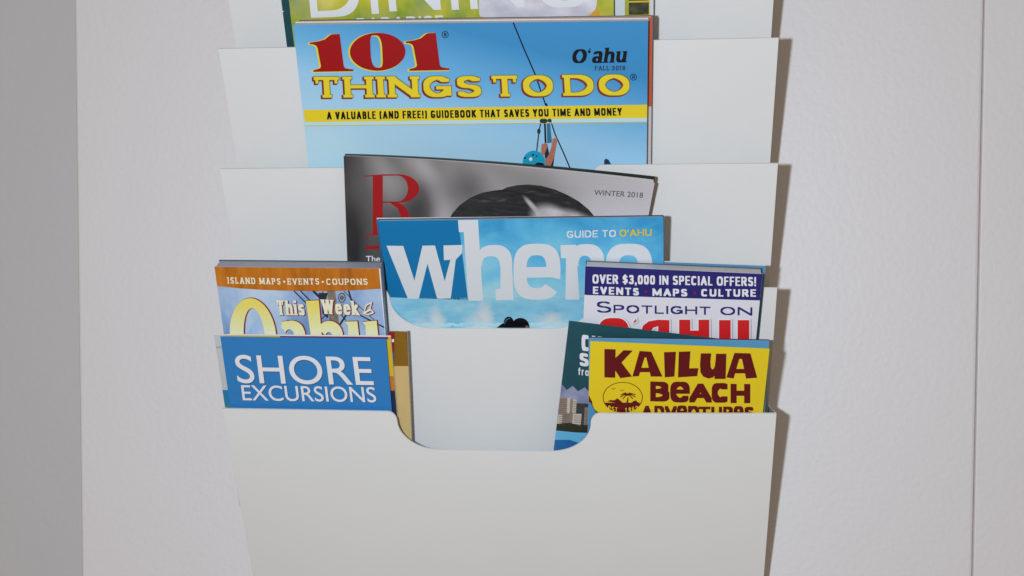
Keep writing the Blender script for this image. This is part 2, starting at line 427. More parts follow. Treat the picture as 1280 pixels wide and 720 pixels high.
def glyph(ch, x0, w, h, tx, ty, rnd=False, slab=0, slabh=0, grow=0, G=G25):
    """polygons of one letter in a flat frame: left x0, width w, baseline 0, height h (y up)."""
    out = []; pn = pen(tx+2*grow, ty+2*grow, rnd)
    for st in G[ch][1]:
        ln = [(x0 + tx/2 + x*(w-tx), ty/2 + y*(h-ty)) for x, y in st]
        out += sweep(ln, pn)
        if slab:
            for (p, q), (pu, qu) in (((ln[0], ln[1]), (st[0], st[1])), ((ln[-1], ln[-2]), (st[-1], st[-2]))):
                if abs(q[1]-p[1]) > abs(q[0]-p[0])*.5 and (pu[1] < .02 or pu[1] > .68):
                    yb = 0 if pu[1] < .02 else p[1] + ty/2 - slabh
                    xa, xb = p[0]-tx/2-slab, p[0]+tx/2+slab
                    if ch in 'i' and pu[1] > .9: continue
                    if pu[1] > .02 and ch in 'hikurn' and pu[1] < 1.01: xb = p[0]
                    out.append([(xa-grow, yb-grow), (xb+grow, yb-grow), (xb+grow, yb+slabh+grow), (xa-grow, yb+slabh+grow)])
                elif abs(q[1]-p[1]) < 1e-6 and (pu[1] < .02 or pu[1] > .98) and ch in 'ETFLZ' and pu[0] != .5 and not (pu[0] == 0 and ch != 'T'):
                    sg = 1 if pu[1] < .02 else -1; y0 = 0 if sg > 0 else h; tk = slabh
                    yy = sorted((y0, y0+sg*h*.32))
                    out.append([(p[0]-tk/2-grow, yy[0]-grow), (p[0]+tk/2+grow, yy[0]-grow), (p[0]+tk/2+grow, yy[1]+grow), (p[0]-tk/2-grow, yy[1]+grow)])
    return out
def frame(polys, x0, y0, x1, y1, lean):                    # flat frame -> picture: baseline from (x0,y0) to (x1,y1); lean = dx per px downwards
    L = math.hypot(x1-x0, y1-y0); c, s = (x1-x0)/L, (y1-y0)/L
    return [[(x0 + x*c - y*lean, y0 + x*s - y) for x, y in p] for p in polys]
def text(st, x0, y0, x1, y1, h, tx=.18, ty=.16, gap=.12, space=.35, rnd=False, slab=0, slabh=.1, grow=0, lean=0, small=None, dx=0, dy=0, curve=0, G=G25):
    """a line of lettering fitted between two baseline points; all weights in cap heights. small: height of letters after each word's first."""
    L = math.hypot(x1-x0, y1-y0); tx, ty, gap, space, slab, slabh = (k*h for k in (tx, ty, gap, space, slab, slabh))
    first = True; items = []
    for ch in st:
        if ch == ' ': items.append((' ', 0, h)); first = True; continue
        hh = h if (small is None or first) else small*h
        items.append((ch, G[ch][0]*hh/h, hh)); first = False
    fixed = 0; rel = 0; n = 0
    for ch, w, hh in items:
        if ch == ' ': fixed += space
        else:
            if w == 0: fixed += tx
            rel += w; fixed += gap; n += 1
    fixed -= gap; k = (L - fixed)/rel if rel else 0
    x = 0; out = []
    for ch, w, hh in items:
        if ch == ' ': x += space; continue
        ww = w*k if w else tx
        out += glyph(ch, x, ww, hh, tx if small is None or hh == h else tx*.85, ty, rnd, slab, slabh, grow, G); x += ww + gap
    if curve: out = [[(px_, py_ + curve*h*((2*px_/L-1)**2)) for px_, py_ in p] for p in out]
    return frame(out, x0+dx, y0+dy, x1+dx, y1+dy, lean)
_bf = {}
def soft_text(st, x0, y0, x1, y1, h, lean=0, bold=0, dx=0, dy=0):  # the plain built-in face
    if st not in _bf:
        cu = bpy.data.curves.new('lettering', 'FONT'); cu.body = st; cu.resolution_u = 8
        ob = bpy.data.objects.new('lettering', cu); me = ob.to_mesh()
        vs = [(v.co.x, v.co.y) for v in me.vertices]; fs = [list(p.vertices) for p in me.polygons]
        ob.to_mesh_clear(); bpy.data.objects.remove(ob); bpy.data.curves.remove(cu); _bf[st] = (vs, fs)
    vs, fs = _bf[st]; xa = min(v[0] for v in vs); xb = max(v[0] for v in vs)
    capH = .69
    L = math.hypot(x1-x0, y1-y0); kx = L/(xb-xa); ky = h/capH
    q = [((x-xa)*kx, y*ky) for x, y in vs]
    out = [[q[k] for k in f] for f in fs]
    if bold:
        cnt = {}
        for f in fs:
            for a, b in zip(f, f[1:]+f[:1]):
                key = (min(a,b), max(a,b)); cnt[key] = cnt.get(key, 0) + 1
        pn = pen(bold*h, bold*h, True)
        for (a, b), c in cnt.items():
            if c == 1 and math.dist(q[a], q[b]) > 1e-4: out += sweep([q[a], q[b]], pn)
    return frame(out, x0+dx, y0+dy, x1+dx, y1+dy, lean)
def ell(cx, cy, rx, ry, n=28): return [(cx+rx*math.cos(2*math.pi*k/n), cy+ry*math.sin(2*math.pi*k/n)) for k in range(n)]
def ring(outer, inner):
    n = len(outer); return [[outer[k], outer[(k+1)%n], inner[(k+1)%n], inner[k]] for k in range(n)]
def line(pts, t): return sweep(pts, pen(t, t, True))
def shift(polys, dx, dy): return [[(x+dx, y+dy) for x, y in p] for p in polys]
def fat(polys, g):                                         # the same shapes grown by g all round
    o = list(polys)
    for p in polys:
        for a, b in zip(p, p[1:]+p[:1]): o += sweep([a, b], pen(2*g, 2*g, True))
    return o
def circled_r(cx, cy, r, m_t):
    return ring(ell(cx, cy, r, r), ell(cx, cy, r-m_t, r-m_t)) + text('R', cx-r*.36, cy+r*.5, cx+r*.42, cy+r*.5, r, tx=.2, ty=.16)

# ------------------------------------------------------------------ inks
def I(name, r, g, b, **k): return mat(name, ink(r, g, b), **k)
white_i = I('white_ink', 214, 216, 218, vary=.01); black_i = I('black_ink', 12, 12, 18, spec=.2); red_i = I('red_ink', 148, 8, 12, spec=.25)
cream_i = I('cream_ink', 232, 222, 190, vary=.02); yel_i = I('yellow_ink', 216, 194, 34); gold_i = I('gold_ink', 196, 176, 40)
maroon_i = I('maroon_ink', 92, 14, 18, vary=.02); navy_i = I('navy_ink', 36, 34, 104); dred_i = I('dark_red_ink', 124, 16, 22)
grey_i = I('grey_ink', 70, 68, 68)
def hx(*c): return ink(*c)

# ---- pocket two: dining magazine, photo magazine, teal folder
def pic_dining(nt, uv):
    a = n_noise(nt, uv, 5, 3, .5, sx=1.6, off=(3.1,.4)); b = n_noise(nt, uv, 9, 2, .5, off=(7,2))
    c = n_ramp(nt, a, ((.3, hx(96,128,40)), (.45, hx(150,164,44)), (.58, hx(184,178,50)), (.75, hx(206,196,96))))
    return n_mix(nt, n_ramp(nt, b, ((.45, (0,0,0,1)), (.7, (.6,.6,.6,1)))), c, hx(150,156,110))
mg = Mag('magazine', 'teal green magazine edge showing at the left behind the green and yellow magazine', 'magazine', 2, .12, .45,
    (346.5, -40), (760, -52), .003, I('teal_cover', 16, 66, 72, vary=.2, scale=120), low=-.10)
a = mg.art('cover_marks'); a.add([ell(353.6, 14.2, 1.6, .6, 8)], white_i).build()
mg = Mag('magazine', 'white bordered magazine with a dark photo strip behind the green and yellow magazine', 'magazine', 2, .33, .45,
    (420, -40), (817, -50), .004, I('pale_cover', 196, 204, 208, vary=.03), low=-.10)
a = mg.art('photo_strip')
def pic_olive(nt, uv):
    a = n_noise(nt, uv, 40, 3, .6); return n_ramp(nt, a, ((.3, hx(30,32,20)), (.55, hx(62,62,34)), (.75, hx(96,88,40))))
olive = picture('dark_photo', pic_olive)
a.add([[(781,-60),(787,-60),(787,23),(781,23)]], I('lime_strip', 158,160,48, vary=.3, scale=300), 1)
a.add([[(786,-60),(812,-60),(811,19),(786,20)]], olive, 2)
a.add([[(786,1),(811.5,.4),(811.5,2.6),(786,3.2)], [(786,18.6),(811,18.2),(811,20.2),(786,20.6)], [(811.5,-60),(812.6,-60),(812.0,20),(811,20)]], gold_i, 3).build()
mg = Mag('magazine', 'green and yellow dining magazine cut off at the top of the photo', 'magazine', 2, .62, .45,
    (355, -52), (766.5, -62), .005, picture('dining_cover', pic_dining), low=-.10)
a = mg.art('photo')
def pic_plate(nt, uv):
    a = n_noise(nt, uv, 14, 3, .5, sx=.7); return n_ramp(nt, a, ((.3, hx(178,178,190)), (.7, hx(214,212,216))))
a.add([[(598,-70),(746,-70)] + [(746,5),(744,12),(738,18),(728,22),(604,25),(599,18)]], picture('plate_photo', pic_plate), 1)
a.add([[(736,20),(745,11),(750,16),(748,24),(734,24)], [(598,20),(612,22.5),(612,26),(598,26)]], I('orange_garnish', 212,150,40, vary=.2, scale=400), 2).build()
t = mg.art('title'); P = []
for ch, xa, xb, yb in (('D',389,452,22), ('I',464.5,474.5,17.3), ('N',487,551.5,14.2), ('I',565,574,12.2), ('N',588.5,656,11.3), ('G',673,740,10.3)):
    P += frame(glyph(ch, 0, xb-xa, 76, 9.2, 8.0), xa, yb, xb, yb-(xb-xa)*.034, .10)
t.add(P, white_i, 3).build()
t = mg.art('subtitle'); t.add(text('PARADISE', 447, 35, 555, 31.5, 12.5, tx=.2, ty=.18, gap=.3, lean=.1), white_i, 3).build()

# ---- pocket three: the guidebook and its twin behind
def pic_sky(nt, uv):
    a = n_lin(nt, uv, -.55, -1.9, 2.15); b = n_noise(nt, uv, 2.2, 3, .5)
    f = nd(nt, 'ShaderNodeMath', operation='MULTIPLY_ADD', use_clamp=True); nt.links.new(b, f.inputs[0]); f.inputs[1].default_value = .16
    nt.links.new(a, f.inputs[2])
    return n_ramp(nt, f.outputs[0], ((.12, hx(50,132,184)), (.38, hx(98,166,208)), (.62, hx(146,192,220)), (1, hx(172,206,226))))
orange_i = I('orange_cover', 176, 78, 44, vary=.06)
mg = Mag('magazine', 'orange edged copy just behind the blue guidebook, only its right border showing', 'magazine', 3, .25, .45,
    (372, 27.5), (815.6, 21.5), .0045, I('pale_page_cover', 186, 178, 178), low=-.105, back=I('back_board', 90,78,60))
a = mg.art('cover_band'); a.add([[(600,0),(830,0),(830,133),(600,133)]], orange_i, 1).build()
mg = Mag('magazine', 'blue sky guidebook with red 101 and yellow title letters', 'magazine', 3, .52, .46,
    (366.2, 31), (810.3, 26.2), .0065, picture('guidebook_cover', pic_sky), low=-.105)
b = mg.art('cover_band')
b.add([[(379.5,137.3),(811,130.6),(811,147.2),(381.5,152.6)]], yel_i, 2)
b.add([[(381,152.6),(811,147.2),(811,151.8),(381.5,156.8)]], I('pale_sky_line', 176,208,214, vary=.01), 1)
b.add([[(381.5,156.8),(811,151.8),(811,152.8),(381.5,157.8)]], gold_i, 2)
b.add(text('A VALUABLE (AND FREE!) GUIDEBOOK THAT SAVES YOU TIME AND MONEY', 409, 149.3, 777.5, 144.2, 9.6, tx=.205, ty=.165, gap=.15, space=.34, lean=.05), black_i, 3).build()
p = mg.art('photo')
skin = I('skin_print', 168,108,84, vary=.15, scale=500); gear = I('gear_print', 24,44,52, vary=.3, scale=500); teal = I('helmet_print', 20,150,178, vary=.12, scale=250)
p.add(line([(641,27),(655,61),(669,93),(682,131)], 1.7) + line([(683,130),(686,150)], 2.4) + line([(688,150),(694,168),(704,190),(712.5,210)], 1.6) + line([(676,153),(673.5,166),(671,188)], 1.5) + line([(681,152),(682,180),(682,196)], 2.3), black_i, 1)
p.add([ell(679.5,151,5,3.2), ell(687,150.5,2.6,2.4), ell(673.6,164,2.2,3.4), [(679,180),(684,180),(690,208),(683,208)], [(690,196),(693,196),(691,212),(686,212)]], gear, 2)
p.add([[(683.5,154),(687.5,154),(690,178),(684,179)]], I('strap_print', 44,110,136), 3)
p.add([[(677,180),(683,178),(684,184),(680,194),(676,194)], [(691,173),(697,171.5),(696,179),(693,196),(688,208),(679,211),(678,203),(685,195),(689,184)]], skin, 4)
h0 = [(667.5+14.2*math.cos(t_), 203-15.2*math.sin(t_)) for t_ in [math.pi*k/14 for k in range(15)]] + [(654,206),(682,207)]
p.add([h0], teal, 5); p.add([ell(656.5,197,1.3,1.2), ell(666.5,193.2,1.5,1.2), ell(671,194.8,1,1), [(667,206),(672,202.5),(679,203.5),(682,210),(666,210)]], black_i, 6)
p.add([ell(663.5,198.5,2,2.2)], white_i, 6)
p.add([[(755,206),(755.3,200),(757.5,198),(761,200),(764,205.5)]], I('far_print', 26,52,74), 1).build()
t = mg.art('title')
def one(x, y, w=51):                                       # fat faced figure 1 from its foot's left end
    k = w/51
    q = [(0,0),(0,-1.6),(4,-2.6),(8.2,-4),(9.6,-7),(5.2,-30),(3.4,-33),(-1,-34.6),(-4.4,-34.4),(-4.6,-36),(6,-37.6),(14,-40),(20.5,-45.4),(23,-46.4),(32.4,-46.8),(37.6,-6.4),(39.4,-4),(44,-3),(49.6,-2.4),(49.8,-.8)]
    return [[(x+a_*k, y+b_) for a_, b_ in q]]
zo = [(472.5+34.5*math.cos(2*math.pi*k/40)*1.0, 64.2+23.4*math.sin(2*math.pi*k/40)) for k in range(40)]
zi = []
for k in range(40):
    a_ = 2*math.pi*k/40; c_, s_ = math.cos(a_), math.sin(a_)
    zi.append((471+7.6*math.copysign(abs(c_)**.6, c_) + (s_*20.5)*.10, 63.8+20.5*math.copysign(abs(s_)**.62, s_)))
big = one(392.3, 89) + ring(zo, zi) + one(512.3, 87.6)
t.add(shift(fat(big, 1.0), -1.7, .9), yel_i, 2); t.add(shift(big, -.5, .6), black_i, 3); t.add(big, red_i, 4)
kw = dict(tx=.275, ty=.15, gap=.265, space=.46, slab=.085, slabh=.13, lean=.06, G=G20)
w1 = lambda **k: text('THINGS', 394, 121.6, 602, 120.6, 26, **kw, **k) + text('TO', 616, 120.2, 692, 119.6, 26, **kw, **k) + text('DO', 706.5, 119.2, 787.5, 118.6, 26, **kw, **k)
t.add(w1(grow=.9, dx=-1.6, dy=1.3), dred_i, 5); t.add(w1(grow=.7), I('green_outline_ink', 96,104,40), 6); t.add(w1(), yel_i, 7)
t.add(circled_r(556.5, 43, 4.3, .8) + circled_r(791.8, 96.2, 4.2, .8), black_i, 4).build()
s_ = mg.art('issue_text')
s_.add(frame(glyph('O',0,18,17.5,4.8,1.5,G=G20), 714.5,79, 732,78.6, -.12) + [ell(736.6,64.6,1.9,1.7,14)] + sweep([(735.6,64.2),(736.2,62.2),(738.2,60.6)], pen(1.1,1.1,True)), black_i, 3)
def ital(st, x0, y0, x1, y1, h, **k): return text(st, x0, y0, x1, y1, h, lean=-.14, **k)
s_.add(ital('ahu', 739.5, 78.8, 782, 77.8, 19, tx=.235, ty=.085, gap=.13, slab=.07, slabh=.07, G=G20), black_i, 3)
s_.add(text('FALL 2018', 743.5, 88, 781.5, 87.6, 5.6, tx=.2, ty=.15, gap=.22, slab=.08, slabh=.12), I('dark_text_ink', 40,58,80), 3).build()

# ---- pocket four: black and white magazine, blue city guide
def blob(nt, uv, cx, cy, rx, ry, rot=0, amt=1.0):         # soft patch in cover coordinates
    m = nd(nt, 'ShaderNodeMapping', vector_type='TEXTURE'); m.inputs['Location'].default_value = (cx, cy, 0)
    m.inputs['Rotation'].default_value = (0, 0, rot); m.inputs['Scale'].default_value = (rx, ry, 1)
    nt.links.new(uv, m.inputs[0]); l = nd(nt, 'ShaderNodeVectorMath', operation='LENGTH'); nt.links.new(m.outputs[0], l.inputs[0])
    r = nd(nt, 'ShaderNodeMapRange', interpolation_type='SMOOTHSTEP'); r.inputs['From Min'].default_value = 1; r.inputs['From Max'].default_value = 0
    r.inputs['To Min'].default_value = 0; r.inputs['To Max'].default_value = amt
    nt.links.new(l.outputs['Value'], r.inputs['Value']); return r.outputs['Result']
def pic_silk(nt, uv):
    w_ = nd(nt, 'ShaderNodeVectorMath', operation='ADD'); nz = nd(nt, 'ShaderNodeTexNoise', Scale=4.0, Detail=2.0)
    nt.links.new(uv, nz.inputs['Vector']); sc = nd(nt, 'ShaderNodeVectorMath', operation='MULTIPLY_ADD')
    nt.links.new(nz.outputs['Color'], sc.inputs[0]); sc.inputs[1].default_value = (.10, .10, 0); sc.inputs[2].default_value = (-.05, -.05, 0)
    nt.links.new(uv, w_.inputs[0]); nt.links.new(sc.outputs[0], w_.inputs[1]); q_ = w_.outputs[0]
    tot = n_lin(nt, uv, .56, 0, .22)
    for cx, cy, rx, ry, rot, am in ((.03,.72,.10,.30,.25,-.28), (.0,.97,.10,.10,0,-.18), (.13,.92,.07,.22,.5,.16), (.20,.80,.10,.13,.4,-.20), (.27,.86,.09,.12,-.3,-.22),
                                    (.24,.98,.10,.07,-.4,.16), (.33,.84,.07,.22,.45,.20), (.27,.72,.16,.09,.1,.18), (.42,.92,.09,.12,.5,-.16), (.16,.70,.06,.14,.4,-.22), (.08,.62,.05,.16,.3,.16), (.62,.97,.20,.07,-.2,-.12), (.85,.80,.25,.18,0,.12)):
        ad = nd(nt, 'ShaderNodeMath', operation='ADD'); nt.links.new(tot, ad.inputs[0]); nt.links.new(blob(nt, q_, cx, cy, rx, ry, rot, am), ad.inputs[1]); tot = ad.outputs[0]
    return n_ramp(nt, tot, ((.0, hx(34,33,33)), (.25, hx(82,79,78)), (.5, hx(142,138,137)), (.75, hx(182,178,180)), (1, hx(212,208,210))))
def bendR(uf, v, s):
    k = max(0.0, v + .075)
    return 2.2*k*k*(max(uf, 0)**1.6)
def droopR(u, v, s, d):
    f = max(0.0, u/s.w); k = 1 + .25*min(0, d)/.0055
    return u + .14*f*f*v*k, v - .0092*f**1.8*k + .0012*(1-k)
mg = Mag('magazine', 'black and white fashion magazine with a red capital R and a curled right corner', 'magazine', 4, .62, .27,
    (429.5, 195), (819, 203.5), .0055, picture('silk_cover', pic_silk), low=-.11, back=I('black_back_cover', 16,16,18), bend=bendR, warp=droopR, grid=(36, 36), backpart=.0022)
R_ = mg
t = mg.art('title')
Rm = [(456,225.8),(456,224.6),(461,224),(464.3,223)]
bowl_o = [(x_, y_) for x_, y_ in arc(500, 237, 24.2, 17.0, 90, -90, 14)]
t.add([[(466,219.8),(478.5,219.4),(478.5,293),(466,293.6)], [(456,219.4),(480,217.8),(480,219.2),(456,221)], [(456.5,292.6),(480,292),(480,293.6),(456.5,294.4)]], red_i, 2)
oo = arc(498, 235.6, 26, 17.8, -90, 90, 16); ii = arc(497, 235.6, 13, 16.2, -90, 90, 16)
t.add([[oo[k], oo[k+1], ii[k+1], ii[k]] for k in range(16)] + [[(478,217.8),(498,217.8),(498,219.4),(478,219.6)], [(478,251.8),(498,251.8),(498,253.4),(478,253.6)]], red_i, 2)
leg = [(494,252),(504,256),(509,262),(512,270),(515,280),(518,290),(524,294),(516,296),(508,292),(504,282),(501,270),(497,260),(488,254)]
t.add([leg], red_i, 2)
t.add([[(457,307.6),(520,305),(520,309),(457,311.6)]], red_i, 2).build()
s_ = mg.art('subtitle'); s_.add(soft_text('The', 457.6, 327.5, 475, 327, 7.6, bold=.03), white_i, 2).build()
s_ = mg.art('issue_text')
s_.add(soft_text('WINTER 2018', 742.5, 243.6, 803.5, 247.2, 6.6, lean=-.1), grey_i, 2).build()
p = mg.art('photo')
def pic_hair(nt, uv):
    a = n_noise(nt, uv, 30, 4, .6, .6, sx=.5, sy=3.2, rot=.5)
    c = n_ramp(nt, a, ((.3, hx(22,22,22)), (.6, hx(44,43,43)), (.8, hx(86,84,84))))
    uvp = lambda X, Y: (lambda g_: (g_[0]/R_.w, 1+g_[1]/R_.h))(R_.px(X, Y))
    c2 = n_ramp(nt, n_noise(nt, uv, 14, 2, .5), ((.3, hx(158,154,153)), (.7, hx(192,188,188))))
    (x1, y1), (x2, y2), (x3, y3) = uvp(665, 257), uvp(688, 275), uvp(722, 281)
    tot = None
    for b_ in (blob(nt, uv, x1, y1, .050, .012, -.75, 1.2), blob(nt, uv, x2, y2, .085, .060, -.3, 2.2), blob(nt, uv, x3, y3, .11, .050, -.3, 2.2)):
        if tot is None: tot = b_; continue
        ad = nd(nt, 'ShaderNodeMath', operation='ADD', use_clamp=True); nt.links.new(tot, ad.inputs[0]); nt.links.new(b_, ad.inputs[1]); tot = ad.outputs[0]
    return n_mix(nt, tot, c, c2)
hair = [(560,274)] + [(654+94*-math.cos(math.radians(q)), 274-42*math.sin(math.radians(q))**.8) for q in range(4, 178, 6)] + [(750,276)]
hair = [(560,276),(566,266),(575,256),(588,247),(602,241),(618,238),(628,237),(634,234),(646,231.5),(660,230.5),(676,232),(694,237),(710,244),(724,252),(736,262),(746,274),(746,290),(560,290)]
p.add([hair], picture('hair_photo', pic_hair), 1)
p.build()

def pic_where(nt, uv):
    a = n_noise(nt, uv, 4.2, 5, .6, .4, sx=1.2, sy=1.4, off=(1.7,3.3))
    f = nd(nt, 'ShaderNodeMath', operation='MULTIPLY_ADD', use_clamp=True); nt.links.new(a, f.inputs[0]); f.inputs[1].default_value = .62
    nt.links.new(n_lin(nt, uv, -.14, -1.1, 1.19), f.inputs[2])
    return n_ramp(nt, f.outputs[0], ((.28, hx(52,146,196)), (.46, hx(92,178,216)), (.62, hx(128,196,222)), (.85, hx(178,212,226))))
edge_mag = Mag('magazine', 'blue city guide copy tucked just behind the front city guide in the middle', 'magazine', 4, .66, .62,
    (470.3, 274.4), (829.6, 271.2), .0018, I('city_guide_back_blue', 30,100,140), low=-.09, pivot=.022)
mg = Mag('magazine', 'blue sky city guide with large pale lowercase title in the middle', 'magazine', 4, .82, .72,
    (472.4, 276.2), (829.3, 271.4), .0020, picture('city_guide_cover', pic_where), low=-.09, pivot=.022, pages=I('city_guide_pages', 150,160,166, vary=.15, scale=400), back=I('city_guide_back', 40,60,76))
b = mg.art('cover_band'); b.add([[(470,270),(572,268),(585,375),(470,371)]], I('deep_blue_block', 10,112,166, vary=.04), 1)
def pic_cloud(nt, uv):
    a = n_noise(nt, uv, 7, 4, .6, sx=1, sy=2); c = n_ramp(nt, a, ((.35, hx(112,182,210)), (.55, hx(136,196,218)), (.75, hx(170,206,220))))
    n2 = n_noise(nt, uv, 26, 4, .6); tot = None
    for X, Y, rx, ry in ((546,404,.055,.11), (538,412,.09,.09), (606,398,.05,.13), (598,410,.10,.10), (690,404,.10,.08)):
        g_ = mg.px(X, Y); b_ = blob(nt, uv, g_[0]/mg.w, 1+g_[1]/mg.h, rx, ry, 0, 1.2)
        if tot is None: tot = b_; continue
        ad = nd(nt, 'ShaderNodeMath', operation='MAXIMUM'); nt.links.new(tot, ad.inputs[0]); nt.links.new(b_, ad.inputs[1]); tot = ad.outputs[0]
    f = nd(nt, 'ShaderNodeMath', operation='MULTIPLY_ADD', use_clamp=True); nt.links.new(n2, f.inputs[0]); f.inputs[1].default_value = 1.2
    sb = nd(nt, 'ShaderNodeMath', operation='SUBTRACT'); nt.links.new(tot, sb.inputs[0]); sb.inputs[1].default_value = .75; nt.links.new(sb.outputs[0], f.inputs[2])
    return n_mix(nt, f.outputs[0], c, hx(200,208,210))
b.add([[(470,373),(500,372.4),(740,371.4),(740,420),(470,420)]], picture('pale_sea_cloud', pic_cloud), 1).build()
p = mg.art('photo')
p.add([ell(636,403,6.3,7.6,20), ell(650.5,408.5,11.5,11.5,24), [(618,412),(627,404.5),(633,402),(640,412)]], black_i, 3)
p.add(line([(630.6,404),(633,399.2),(637,397.6)], .9), I('hair_tie_print', 78,120,140), 4)
p.add([[(657,406.5),(660.4,407),(661,412),(657,412)]], I('cheek_print', 130,92,76), 4).build()
t = mg.art('title')
tw = I('pale_title_ink', 206,212,216, vary=.01)
lw = .10
def at_w(x, y): return (460 + x/3.2, 260 + y/3.2)         # read from an enlarged view of the cover
q = lambda *pp: [at_w(*k) for k in pp]
t.add([q((74,150),(140,150),(184,296),(216,150),(268,150),(306,296),(330,212),(304,212),(302,150),(378,147),(378,160),(330,362),(276,362),(238,222),(204,362),(160,362))] and
      [q((74,150),(141,151),(186,290),(160,362)), q((186,290),(203,362),(160,362)), q((186,290),(218,150),(238,222),(203,362)), q((218,150),(268,149),(238,222)),
       q((268,149),(307,292),(277,362),(238,222)), q((307,292),(331,361),(277,362)), q((307,292),(330,205),(352,200),(331,361)), q((302,149),(378,147),(376,180),(352,205),(304,208))], tw, 2)
t.add([q((360,48),(440,46),(460,370),(402,370),(383,96),(364,96))], tw, 2)
ho = [at_w(*k) for k in arc(505, 225, 72, -78, 180, 0, 14, 2.6)]; hi = [at_w(*k) for k in arc(492, 232, 36, -40, 180, 0, 14, 2.6)]
t.add([[ho[k], ho[k+1], hi[k+1], hi[k]] for k in range(14)] + [q((530,226),(577,224),(582,366),(512,368),(510,326),(530,322))], tw, 2)
def lower_e(cx_):
    d = cx_-676
    eo = [at_w(x_+d, y_) for x_, y_ in arc(676, 254, 94, -112, -8, 322, 34, 3.0)]; ei = [at_w(x_+d, y_) for x_, y_ in arc(674, 254, 40, -66, -8, 322, 34, 3.0)]
    return [[eo[k], eo[k+1], ei[k+1], ei[k]] for k in range(34)] + [[at_w(628+d,236), at_w(768+d,234), at_w(770+d,276), at_w(628+d,278)]]
t.add(lower_e(676) + lower_e(1044), tw, 2)
ro = [at_w(*k) for k in arc(874, 225, 72, -82, 180, 0, 14, 2.6)]; ri = [at_w(*k) for k in arc(868, 232, 26, -42, 180, 0, 14, 2.6)]
t.add([[ro[k], ro[k+1], ri[k+1], ri[k]] for k in range(14)] + [q((770,148),(832,146),(846,366),(790,366),(792,200),(772,200)), q((892,226),(942,224),(946,286),(892,286))], tw, 2).build()
s_ = mg.art('tagline')
s_.add(text('GUIDE TO', 708.5, 297.2, 770, 295.8, 8.8, tx=.19, ty=.16, gap=.17, space=.42), tw, 2)
s_.add(text('O\u2019AHU', 774.5, 295.6, 814.5, 294.6, 8.8, tx=.19, ty=.16, gap=.15), I('yellow_tag_ink', 206,186,44), 2).build()

# ---- lowest pocket, left
mg = Mag('booklet', 'light blue booklet peeking out above the thick island booklet on the left', 'booklet', 5, .05, .44,
    (290, 331), (476, 330), .0012, I('light_blue_sheet', 130,186,214), low=-.08)
mg = Mag('booklet', 'thick island coupon booklet with an orange band and a sailing ship photo', 'booklet', 5, .48, .44,
    (268, 333.2), (475.5, 335.4), .0098, picture('ship_cover', lambda nt, uv: n_ramp(nt, n_noise(nt, uv, 2.6, 5, .55, .5, off=(4.2,.8)), ((.3, hx(96,128,176)), (.45, hx(132,162,200)), (.6, hx(168,190,214)), (.78, hx(206,216,226))))), low=-.08,
    pages=I('grey_page_stack', 150,156,166, vary=.25, scale=900), back=I('slate_back', 44,66,84))
b = mg.art('cover_band')
def pic_wood(nt, uv):
    a = n_noise(nt, uv, 6, 4, .6, sx=2.2, sy=.7, rot=.5); return n_ramp(nt, a, ((.3, hx(146,84,20)), (.5, hx(178,104,22)), (.75, hx(196,122,40))))
b.add([[(266,328),(480,330),(480,361.5),(474,361),(450,362.5),(420,363.8),(395,364),(360,363.4),(330,362.4),(300,360.5),(266,357)]], picture('orange_band', pic_wood), 1)
b.add([[(473.4,331),(479,331),(490,430),(482.5,430)]], white_i, 3)
b.add(text('ISLAND MAPS', 285.2, 354, 351, 355.3, 7.8, tx=.17, ty=.13, gap=.26, space=.42, slab=.075, slabh=.12, lean=.1), cream_i, 4)
b.add(text('EVENTS', 360, 355.4, 399.3, 355.2, 7.7, tx=.17, ty=.13, gap=.26, slab=.075, slabh=.12, lean=.1), cream_i, 4)
b.add(text('COUPONS', 408.5, 355.6, 459.8, 355.6, 7.7, tx=.17, ty=.13, gap=.24, slab=.075, slabh=.12, lean=.1), cream_i, 4)
b.add([ell(355.5,351.7,1.4,1.4,10), ell(403.8,352,1.4,1.4,10)], cream_i, 4).build()
p = mg.art('photo'); rope = I('rope_print', 40,42,50); mast = I('mast_print', 120,110,100, vary=.5, scale=400)
p.add(line([(368,364),(384,380),(400,395)], 1.6) + line([(376,364),(392,380)], 1.6) + line([(392,364),(404,376)], 3) + line([(446,392),(482,410)], 1.8) + line([(430,364),(446,380),(470,402)], .9) + line([(436,364),(440,378)], 2.2) + line([(400,400),(410,392),(421,380)], 1.2) + line([(404,364),(396,380),(386,398)], .9) + line([(424,390),(432,400)], 1.4) + line([(422,410),(430,398),(436,388)], 2.5), rope, 1)
p.add([[(409,363),(419,363),(424,405),(412,405)]], mast, 1); p.add([ell(427.5,372,4.6,6.2), [(398,366),(410,366),(407,376),(400,374)], [(402,378),(411,386),(410,398),(403,392)]], rope, 2)
p.add(ring(ell(427.5,372,3.6,5), ell(427.5,372,2.2,3.2)) + line([(427.5,367),(427.5,377)], .8), I('pale_rig_print', 150,156,166), 3).build()
t = mg.art('title')
def pic_cream(nt, uv): return n_ramp(nt, n_lin(nt, uv, 0, 6.4, -4.5), ((0, hx(244,236,212)), (.5, hx(236,226,160)), (1, hx(226,206,100))))
creamy = picture('cream_yellow_lettering', pic_cream)
def at_o(x, y): return (250 + x/4.571, 310 + y/4.571)
def qs(*pp): return [at_o(*k) for k in pp]
def band(o, i_): return [[o[k], o[k+1], i_[k+1], i_[k]] for k in range(len(o)-1)]
Oo = [at_o(*k) for k in arc(305, 470, 130, 186, 172, 8, 26)]; Oi = [at_o(*k) for k in arc(305, 470, 62, 128, 172, 8, 26)]
Oo = [at_o(x_+ (y_-500)*.08, y_) for x_, y_ in [(305+132*math.cos(math.radians(k)), 500-216*math.sin(math.radians(k))) for k in range(188, -10, -7)]]
